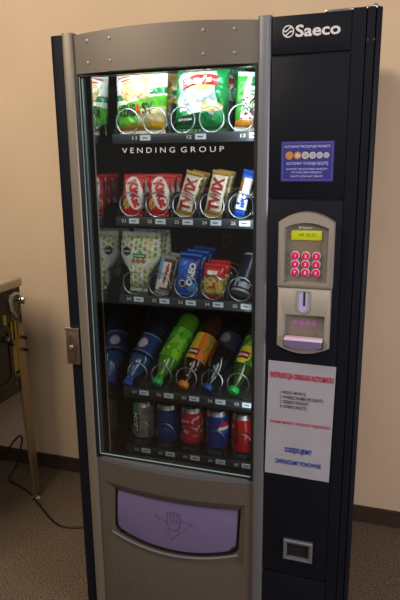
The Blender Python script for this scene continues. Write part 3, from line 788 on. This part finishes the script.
# -- shelf four: bottles lying on the sloping tray, caps to the front
G4 = 'drink bottles on the fourth shelf'
def bottle(k, label, liquid, capc, lab_mats, lab_paint, lab_z, ex=None, zoff=0.0, dark_neck=None):
    L = 0.262; al = SLP
    ax = Vector((-0.21, -cos(al), -sin(al))).normalized()           # base -> cap
    cap = Vector((SX[k]-0.026+0.004*(k == 2), 0.100, LZ[3]+0.0215))
    if k == 0: cap = Vector((SX[k]-0.040, 0.088, LZ[3]+0.012))
    base = cap-ax*L
    zax = ax; yax = (Vector((0, 0, 1))-ax*ax.z).normalized(); xax = yax.cross(zax)
    M = Matrix((xax, yax, zax)).transposed()
    r = empty('drink_bottle', base, label, 'bottle', G4); r.rotation_euler = M.to_euler()
    body = mat('liquid_'+str(k), liquid, 0.08, coat=0.6)
    prof = [(0.020, 0.003), (0.030, 0.0), (0.0345, 0.006), (0.036, 0.016), (0.036, 0.055), (0.034, 0.064), (0.036, 0.074), (0.0355, 0.10), (0.0355, 0.150), (0.036, 0.160), (0.033, 0.178), (0.026, 0.200), (0.018, 0.218), (0.0135, 0.230), (0.0135, 0.240), (0.0165, 0.241), (0.0165, 0.244)]
    MB().lathe(prof, 28, (lambda j, a: 1 if (dark_neck and j >= 9) else 0)).build('body', [body, dark_neck or body], r)
    cb = MB(); n = 36; pts = []
    prof2 = [(0.0162, 0.2445), (0.0168, 0.246), (0.0168, 0.258), (0.0155, 0.2612), (0.008, 0.262)]
    cb.lathe(prof2, 36); cb.build('cap', capc, r)
    z0, z1 = lab_z; lb = MB()
    rad = 0.0363
    pos = lambda ang, z, o=0.0: Vector((-(rad+o)*sin(ang), (rad+o)*cos(ang), z))   # ang 0 faces up; reads with the cap at the top
    lb.grid(lambda a, b: pos((a-0.5)*2*pi*0.98, z0+(z1-z0)*b), 64, 24, lambda a, b: lab_paint((a-0.5)*2*pi*rad, b), flip=True)
    if ex: ex(lb, lambda a0, zz: (lambda a, b: pos((a0+a)/rad, zz+b, 0.0006)))
    lb.build('label', lab_mats, r, smooth=50); return r
def cf(n, rgb): return mat('cap_'+n, s2l(*rgb), 0.35)
white_l = gm('ink_white', (248, 248, 248))
def ell(lb, fn, rx, rz, m, n=28, cx=0, cz=0):
    lb.add([fn(cx+rx*cos(2*pi*i/n), cz+rz*sin(2*pi*i/n)) for i in range(n)]+[fn(cx, cz)], [((i+1) % n, i, n) for i in range(n)], m)
def bad(lb, at, zz, a0=0.004):
    f = at(a0, zz); w_, h_ = 0.022, 0.0115
    lb.add([f(a*w_, b*h_) for b in (-1, 1) for a in (-1, -.5, 0, .5, 1)], [(i+1, i, i+5, i+6) for i in range(4)], 2)
    g = at(a0, zz)
    lb.text('Lipton', lambda u, v: g(-u, v)+Vector((0, 0.0004, 0)), w=0.037, h=0.014, bold=0.04, m=3)
def lab0(s, b):
    if (s/0.020)**2+((b-0.55)/0.30)**2 < 1: return 3 if ((s/0.017)**2+((b-0.55)/0.25)**2 < 1) else 2
    return 1 if b > 0.9 or b < 0.07 else 0
bottle(0, 'dark blue bottle with a white oval on its label, leftmost on the fourth shelf', s2l(20, 26, 44), cf('blue', (24, 70, 170)),
       [gm('lb_blue', (32, 62, 118)), gm('lb_sky', (90, 130, 180)), gm('lb_red', (180, 40, 60)), gm('lb_pale', (196, 204, 222)), white_l], lab0, (0.080, 0.150), dark_neck=mat('clear_blue', s2l(60, 120, 190), 0.06, coat=1.0, trans=0.5))
bottle(1, 'bright green bottle with a green cap, second from left on the fourth shelf', s2l(86, 150, 40), cf('green', (40, 190, 90)),
       [gm('lg_green', (96, 186, 40)), gm('lg_lime', (150, 216, 60)), gm('lg_teal', (40, 130, 90)), gm('lg_yellow', (230, 220, 90))],
       lambda s, b: (3 if (s/0.006)**2+((b-0.72)/0.07)**2 < 1 else (2 if noise.noise(Vector((s*70, b*5, 3))) > 0.3 else (1 if noise.noise(Vector((s*40, b*3, 9))) > 0.15 else 0))), (0.060, 0.172))
def lab2(s, b):
    n1 = noise.noise(Vector((s*60, b*4, 6)))
    if s < -0.008 and (s < -0.016 or b < 0.75): return 0 if n1 < 0.25 else 4
    if n1 > 0.34 and b < 0.5: return 5
    return 1
bottle(2, 'iced tea bottle with an orange cap and yellow label, middle of the fourth shelf', s2l(58, 34, 20), cf('orange', (244, 140, 20)),
       [gm('lt_orange', (236, 120, 40)), gm('lt_yellow', (240, 206, 50)), gm('lt_badge', (150, 20, 40)), white_l, gm('lt_green', (90, 150, 50)), gm('lt_blue', (80, 120, 170))], lab2, (0.075, 0.172), lambda lb, at: bad(lb, at, 0.148))
def lab3(s, b):
    if (s/0.018)**2+((b-0.45)/0.3)**2 < 1: return 1
    return 0
bottle(3, 'dark cola bottle with a blue cap, fourth from left on the fourth shelf', s2l(18, 16, 18), cf('navy', (30, 64, 140)),
       [gm('lc_dark', (36, 40, 62)), gm('lc_pale', (120, 116, 112)), gm('lc_mid', (70, 76, 100))], lab3, (0.060, 0.118), dark_neck=mat('cola_neck', s2l(24, 28, 44), 0.06, coat=1.0))
def lab4(s, b):
    if (s/0.026)**2+((b-0.68)/0.32)**2 < 1: return 1
    return 4 if noise.noise(Vector((s*60, b*5, 2))) > 0.25 else (5 if noise.noise(Vector((s*50, b*4, 12))) > 0.36 else 0)
bottle(4, 'green bottle with green cap and yellow roundel, at the right end of the fourth shelf', s2l(50, 74, 26), cf('green2', (30, 186, 90)),
       [gm('l4_green', (60, 140, 50)), gm('l4_yellow', (236, 214, 50)), gm('lt_badge', (150, 20, 40)), white_l, gm('l4_lime', (150, 190, 60)), gm('l4_blue', (80, 130, 170))], lab4, (0.070, 0.172), lambda lb, at: bad(lb, at, 0.144))
for k in range(5):                                                    # spiral rings round the bottle necks
    cx = SX[k]-0.012; cz = LZ[3]+0.044
    ring = [(cx+0.033*cos(2*pi*i/36), 0.112+0.002*sin(2*pi*i/36), cz+0.004+0.033*sin(2*pi*i/36)) for i in range(-4, 22)]
    c = MB(); c.tube(ring, 0.0022, 6); c.tube([ring[0], (ring[0][0], 0.114, LZ[3]+0.004)], 0.0022, 6); vb(c, 'coil', steel, T4)
    if k < 4: divider(T4, (SX[k]+SX[k+1])/2-0.004, LZ[3]-0.010, 0.07, 0.10, 0.22)

# -- shelf five: cans
G5 = 'drink cans on the bottom shelf'
alu = mat('can_aluminium', (0.34, 0.34, 0.36), 0.4, 1.0)
def can(k, label, mats, paint, ex=None):
    r = empty('drink_can', (SX[k]+0.0025, 0.122, LZ[4]+0.0285), label, 'can', G5)
    rr = 0.0355; HH = 0.126
    mb = MB()
    ang = lambda s: -pi/2+s/rr
    mb.grid(lambda a, b: Vector((rr*cos(ang((a-.5)*2*pi*rr)), rr*sin(ang((a-.5)*2*pi*rr)), 0.008+(HH-0.022)*b)), 60, 30, lambda a, b: paint((a-.5)*2*pi*rr, b))
    if ex: ex(mb, lambda s0, z0: (lambda u, v: Vector(((rr+0.0006)*cos(ang(s0+u)), (rr+0.0006)*sin(ang(s0+u)), z0+v))))
    mb.build('body', mats, r, smooth=50)
    MB().lathe([(0.026, 0.0), (0.029, 0.001), (rr, 0.008)], 32).build('base', alu, r)
    l = MB(); l.lathe([(rr, HH-0.014), (0.0305, HH-0.003), (0.0305, HH), (0.0285, HH), (0.0275, HH-0.003)], 32); lid = l.build('lid', alu, r)
    t = MB(); t.box(-0.006, 0.006, -0.016, 0.008, HH-0.0028, HH-0.0012, 0, 0.0007); t.build('tab', alu, r)
    return r
def c0(s, b):
    if -0.030 < s < -0.004 and 0.12 < b < 0.97: return 1 if b < 0.8 else 2
    return 0 if noise.noise(Vector((s*90, b*3, 1))) > -0.25 else 3
can(0, 'grey can with a dark green vertical band, leftmost on the bottom shelf', [gm('cn_grey', (150, 152, 146), 0.3, 0.3, 0.4), gm('cn_dkgreen', (24, 62, 36)), gm('cn_green', (40, 150, 60)), gm('cn_grey2', (120, 124, 120), 0.3, 0.3, 0.4), white_l], c0,
    lambda mb, at: mb.text('LECH', at(-0.017, 0.058), w=0.062, h=0.017, bold=0.04, rot=R(90), m=4))
can(1, 'plain dark blue can, second from left on the bottom shelf', [gm('cn_blue', (26, 48, 112)), gm('cn_blue2', (70, 96, 160)), gm('cn_navy', (18, 28, 70))], lambda s, b: 1 if (0.3 < b < 0.42 and abs(s) < 0.03 and noise.noise(Vector((s*200, b*30, 1))) > 0.1) else (2 if b > 0.93 else 0))
can(2, 'red can with pale script lettering, middle of the bottom shelf', [gm('cn_red', (186, 40, 52)), gm('cn_pink', (226, 170, 176)), gm('cn_dred', (130, 20, 34))], lambda s, b: (1 if noise.noise(Vector((s*45, b*9, 2))) > 0.22 and 0.25 < b < 0.9 else (2 if b < 0.06 else 0)))
def c3(s, b):
    d = (s-0.034)**2+((b-0.62)*0.104)**2
    if d < 0.021**2: return 1 if (b-0.62)*0.104 > 0.005 else (3 if (b-0.62)*0.104 > -0.005 else 2)
    return 0
can(3, 'royal blue can with a red roundel on its right side, on the bottom shelf', [gm('cn_royal', (24, 46, 128)), gm('cn_rred', (196, 36, 48)), gm('cn_rblue', (40, 90, 190)), white_l], c3)
can(4, 'deep red can, right end of the bottom shelf', [gm('cn_cola', (170, 18, 24)), gm('cn_cola2', (120, 10, 18))], lambda s, b: 1 if abs(s+0.012) < 0.006 and 0.2 < b < 0.9 else 0)

# ------------------------------------------------------------------ instruction notice
paper = noisy(mat('paper', s2l(150, 148, 158), 0.7), 14, 0.04)
NT = empty('instruction_notice', (0.2735, -0.0095, 0.645), 'white paper notice with red and blue Polish instructions taped below the keypad', 'notice')
c = MB()
def pap(u, v):
    x = 0.1835+(0.362-0.1835)*u; z = 0.644+(0.980-0.644)*v
    y = -0.0098-0.0012*(0.5+noise.noise(Vector((u*3, v*5, 0.4))))-0.004*(max(0, u-0.8)*5)**3*max(0, 0.25-v)
    return Vector((x-0.003*(1-v)+0.002*v, y, z-0.002*u))
c.grid(pap, 16, 24); c.grid(lambda u, v: pap(u, v)+Vector((0, 0.0006, 0)), 4, 4, flip=True); vb(c, 'sheet', paper, NT)
red_i = mat('ink_red', s2l(176, 24, 56), 0.6); blu_i = mat('ink_blue', s2l(36, 52, 140), 0.6); gry_i = mat('ink_grey', s2l(58, 54, 60), 0.6)
for st, x, z, wd, h, bo, mm, ro in (('INSTRUKCJA OBSŁUGI AUTOMATU', 0.2755, 0.938, 0.168, 0.0205, 0.045, red_i, -0.01),
        ('1. WRZUĆ MONETĘ', 0.2535, 0.893, 0.070, 0.0135, 0.015, gry_i, 0), ('2. WYBIERZ NUMER PRODUKTU', 0.277, 0.879, 0.115, 0.0095, 0.015, gry_i, 0), ('3. ODBIERZ PRODUKT', 0.2585, 0.8655, 0.078, 0.0095, 0.015, gry_i, 0), ('4. ODBIERZ RESZTĘ', 0.2555, 0.851, 0.072, 0.0115, 0.015, gry_i, 0),
        ('PROSIMY MONETY WRZUCAĆ POJEDYNCZO', 0.2755, 0.804, 0.163, 0.0125, 0.03, red_i, 0), ('DZIĘKUJEMY', 0.274, 0.722, 0.074, 0.0195, 0.04, blu_i, 0), ('ZAPRASZAMY PONOWNIE', 0.273, 0.686, 0.126, 0.0135, 0.03, blu_i, 0)):
    c = MB(); c.text(st, on_y(-0.0122, x, z), w=wd, h=h, bold=bo, rot=ro); vb(c, 'lettering', mm, NT, smooth=0)

# ------------------------------------------------------------------ pinball machine at the left edge
PX = -0.994
PM = empty('pinball_machine', (-1.60, 0.28, 0), 'pinball machine with silver rim, plunger and metal leg, cut off at the left edge', 'pinball machine')
pbk = mat('pinball_black', s2l(26, 22, 18), 0.45); tan_m = mat('leg_metal', s2l(146, 128, 100), 0.3, 0.6)  # leg tan is the wall's reflection in chrome, put into the base colour
rim_m = mat('rim_metal', s2l(196, 182, 160), 0.3, 0.4); yel = mat('art_yellow', s2l(176, 152, 34), 0.5); gry = mat('art_grey', s2l(110, 104, 96), 0.5); dk = mat('art_dark', s2l(48, 42, 36), 0.5)
c = MB(); c.prism([(PX, 0.545), (PX, 1.0), (-2.25, 1.09), (-2.25, 0.545)], -0.02, 0.553, 'y'); vb(c, 'cabinet', pbk, PM)
vb(MB().box(-2.25, -1.75, -0.06, 0.59, 1.10, 1.75, 0, 0.01), 'backbox', pbk, PM)
c = MB(); c.box(PX-0.09, PX+0.010, -0.032, 0.566, 0.995, 1.036, 0, 0.012, 3); RM = vb(c, 'lockdown_bar', rim_m, PM)
for y0, y1 in ((-0.03, 0.012), (0.521, 0.563)):
    c = MB(); c.add([(x, y, z+zz) for y in (y0, y1) for (x, z) in ((PX-0.085, 1.012), (-1.75, 1.085)) for zz in (0, 0.022)], [(0, 1, 3, 2), (4, 6, 7, 5), (0, 4, 5, 1), (2, 3, 7, 6), (1, 5, 7, 3), (0, 2, 6, 4)]); vb(c, 'side_rail', rim_m, PM, smooth=0)
c = MB(); c.add([(PX-0.085, 0.012, 1.022), (PX-0.085, 0.521, 1.022), (-1.75, 0.521, 1.095), (-1.75, 0.012, 1.095)], [(0, 1, 2, 3)]); vb(c, 'playfield_glass', mat('playfield_dark', s2l(30, 30, 34), 0.05), PM, smooth=0)
# front artwork: upright coloured panels
c = MB(); x = PX+0.0008
for y0, y1, z0, z1, m in ((0.458, 0.508, 0.63, 0.86, 0), (0.512, 0.532, 0.64, 0.86, 1), (0.452, 0.470, 0.70, 0.92, 2), (0.425, 0.448, 0.74, 0.90, 0), (0.484, 0.494, 0.78, 0.90, 1), (0.48, 0.535, 0.615, 0.64, 1), (0.44, 0.452, 0.60, 0.606, 1), (0.47, 0.482, 0.585, 0.591, 1), (0.535, 0.549, 0.62, 0.93, 2)):
    c.add([(x, y0, z0), (x, y1, z0), (x, y1, z1), (x, y0, z1)], [(0, 1, 2, 3)], m)
vb(c, 'artwork', [yel, gry, dk], PM, smooth=0)
# coin door with rounded outline
def rr(y0, y1, z0, z1, r, n=5):
    out = []
    for (cy, cz, a) in ((y1-r, z0+r, -90), (y1-r, z1-r, 0), (y0+r, z1-r, 90), (y0+r, z0+r, 180)):
        out += [(cy+r*cos(R(a+90*i/n)), cz+r*sin(R(a+90*i/n))) for i in range(n+1)]
    return out
o = rr(0.09, 0.462, 0.60, 0.86, 0.04); i_ = rr(0.11, 0.442, 0.62, 0.84, 0.03)
c = MB(); c.loft([[(PX, a, b) for a, b in o], [(PX+0.008, a, b) for a, b in o], [(PX+0.008, a, b) for a, b in i_], [(PX+0.004, a, b) for a, b in i_]]); c.add([(PX+0.004, a, b) for a, b in i_], [tuple(range(len(i_)))], 1)
CD = vb(c, 'coin_door', [mat('door_black', s2l(18, 16, 15), 0.35), pbk], PM, smooth=30)
for y in (0.20, 0.34):
    c = MB(); c.M = Matrix.Translation((PX+0.004, y, 0.74)) @ Matrix.Rotation(pi/2, 4, 'Y'); c.lathe([(0.018, 0), (0.018, 0.01), (0.012, 0.012)], 16); vb(c, 'coin_button', chrome, CD)
for (y, z) in ((0.425, 0.80), (0.462, 0.775)):
    c = MB(); c.M = Matrix.Translation((PX+0.001, y, z)) @ Matrix.Rotation(pi/2, 4, 'Y'); c.lathe([(0.013, 0), (0.014, 0.012), (0.009, 0.018)], 16, 0); c.lathe([(0.007, 0.0182), (0.004, 0.0205)], 16, 1); vb(c, 'front_button', [mat('button_dark', s2l(40, 34, 30), 0.3), mat('button_brass', s2l(170, 140, 90), 0.3, 0.6)], PM)
# plunger: shield plate, rod, knob
sh = [(0.472, 0.950), (0.480, 0.974), (0.508, 0.982), (0.536, 0.974), (0.544, 0.950), (0.536, 0.905), (0.508, 0.870), (0.480, 0.905)]
c = MB(); c.loft([[(PX, a, b) for a, b in sh], [(PX+0.010, a, b) for a, b in sh], [(PX+0.014, 0.508+(a-0.508)*.78, 0.932+(b-0.932)*.82) for a, b in sh]])
c.add([(PX+0.010, 0.508+(a-0.508)*.78, 0.932+(b-0.932)*.82) for a, b in sh], [tuple(range(8))], 1)
PL = vb(c, 'plunger_housing', [rim_m, mat('housing_grey', s2l(92, 82, 70), 0.35, 0.4)], PM, smooth=20)
c = MB(); c.M = Matrix.Translation((PX, 0.515, 0.950)) @ Matrix.Rotation(pi/2, 4, 'Y')
c.lathe([(0.009, 0.005), (0.009, 0.025), (0.006, 0.026), (0.006, 0.030), (0.012, 0.033), (0.0175, 0.038), (0.0185, 0.045), (0.015, 0.052), (0.006, 0.055)], 20); vb(c, 'plunger', chrome, PM)
# legs with bolts
for (lx, sx) in ((PX, 1), (-2.20, -1)):
    for (ly, sy) in ((0.553, 1), (-0.02, -1)):
        c = MB(); t = 0.003; x0 = lx+sx*t; y0 = ly+sy*t; sp = 0.012
        def Lp(z, wd, dx): return [(x0+sx*dx, y0, z), (x0+sx*dx-sx*wd, y0, z), (x0+sx*dx-sx*wd, y0-sy*t, z), (x0+sx*dx-sx*t, y0-sy*t, z), (x0+sx*dx-sx*t, y0-sy*wd, z), (x0+sx*dx, y0-sy*wd, z)]
        c.loft([Lp(0.84, 0.030, 0), Lp(0.77, 0.052, 0), Lp(0.55, 0.052, 0.001), Lp(0.03, 0.034, sp)], 0); c.add(Lp(0.84, 0.030, 0), [tuple(range(6))]); c.add(Lp(0.03, 0.034, sp), [tuple(range(6))])
        LG_ = vb(c, 'leg', tan_m, PM, smooth=20)
        for z in (0.775, 0.72):
            c = MB(); c.M = Matrix.Translation((x0, y0-sy*0.012, z)) @ Matrix.Rotation(sx*pi/2, 4, 'Y'); c.lathe([(0.007, 0), (0.007, 0.006), (0.0085, 0.008), (0.0085, 0.016), (0.005, 0.020)], 12); vb(c, 'bolt', mat('bolt_dark', s2l(60, 48, 38), 0.3, 0.7), LG_)
        c = MB(); c.lathe([(0.022, 0.0), (0.022, 0.004), (0.012, 0.012), (0.006, 0.015), (0.006, 0.06)], 16, c=(x0+sx*(sp-0.014), y0-sy*0.016, 0)); vb(c, 'leveler_foot', chrome, LG_)

# power cable on the carpet
def smooth_path(pts, n=10):
    P = [Vector(p) for p in pts]; P = [P[0]*2-P[1]]+P+[P[-1]*2-P[-2]]; out = []
    for i in range(1, len(P)-2):
        for k in range(n):
            t = k/n; a, b, c_, d = P[i-1], P[i], P[i+1], P[i+2]
            out.append(0.5*((2*b)+(c_-a)*t+(2*a-5*b+4*c_-d)*t*t+(3*b-a-3*c_+d)*t**3))
    return out+[P[-2]]
cab = [(-1.48, 0.72, 0.005), (-1.38, 0.715, 0.02), (-1.30, 0.71, 0.065), (-1.215, 0.705, 0.17), (-1.172, 0.70, 0.208), (-1.160, 0.695, 0.18), (-1.19, 0.67, 0.06), (-1.214, 0.64, 0.006), (-1.175, 0.615, 0.005), (-1.06, 0.572, 0.005), (-0.955, 0.50, 0.005), (-0.88, 0.445, 0.005), (-0.811, 0.40, 0.005), (-0.745, 0.385, 0.005), (-0.64, 0.42, 0.005), (-0.50, 0.50, 0.005), (-0.44, 0.60, 0.005)]
c = MB(); c.tube(smooth_path(cab), 0.0045, 8); pc = c.build('power_cable', mat('cable_black', s2l(20, 18, 16), 0.5), None, 60)
tag(pc, 'thin black power cable looping by the wall and across the carpet to the vending machine', 'cable')

# ------------------------------------------------------------------ lights
def area(name, loc, target, size, power, color, size_y=None):
    l = bpy.data.lights.new(name, 'AREA'); l.energy = power; l.color = color; l.size = size
    if size_y: l.shape = 'RECTANGLE'; l.size_y = size_y
    o = bpy.data.objects.new(name, l); col.objects.link(o); o.location = loc
    o.rotation_euler = (Vector(target)-Vector(loc)).to_track_quat('-Z', 'Y').to_euler(); return o
area('machine_lamp', (-0.085, 0.060, 1.752), (-0.085, 0.13, 1.50), 0.42, 0.66, (0.80, 0.97, 1.0), 0.02)
area('added_side_fill', (0.128, 0.034, 1.42), (-0.06, 0.13, 1.40), 0.012, 0.50, (0.90, 1.0, 1.0), 0.52)  # added fill behind the right strip, brightens the shelves
area('added_low_fill', (0.130, 0.034, 0.86), (-0.06, 0.13, 0.84), 0.012, 0.20, (0.90, 1.0, 1.0), 0.45)  # weaker added fill, lifts the two lowest shelves
area('warm_room_light', (-1.2, -1.3, 2.8), (-1.1, 0.8, 0.9), 1.2, 54, (1.0, 0.86, 0.70))
area('ceiling_light', (0.9, -2.6, 2.5), (0.1, 0.4, 0.9), 1.4, 18, (1.0, 0.96, 0.93))
area('window_light', (2.4, -0.9, 1.2), (0.5, 0.7, 0.8), 1.0, 34, (1.0, 0.92, 0.98))
wd = bpy.data.worlds.new('room'); scene.world = wd; wd.use_nodes = True
bg = wd.node_tree.nodes['Background']; bg.inputs[0].default_value = (1.0, 0.90, 0.80, 1); bg.inputs[1].default_value = 0.18

# ------------------------------------------------------------------ camera
F, CX, CY, CZ, YAW, PITCH, ROLL = 574.435, 0.46844, -1.46150, 1.50694, 0.316916, 0.239563, -0.010979
cd = bpy.data.cameras.new('camera'); cd.sensor_fit = 'VERTICAL'; cd.sensor_height = 24; cd.lens = 24*F/600; cd.clip_start = 0.05
co = bpy.data.objects.new('camera', cd); col.objects.link(co)
Rv = Vector((cos(YAW), sin(YAW), 0)); Fv = Vector((-sin(YAW), cos(YAW), 0))
D = Fv*cos(PITCH)+Vector((0, 0, -sin(PITCH))); U = Fv*sin(PITCH)+Vector((0, 0, cos(PITCH)))
Rx = cos(ROLL)*Rv+sin(ROLL)*U; Ux = -sin(ROLL)*Rv+cos(ROLL)*U
m4 = Matrix((Rx, Ux, -D)).transposed().to_4x4(); m4.translation = (CX, CY, CZ); co.matrix_world = m4
scene.camera = co
scene.view_settings.view_transform = 'Standard'; scene.view_settings.look = 'None'
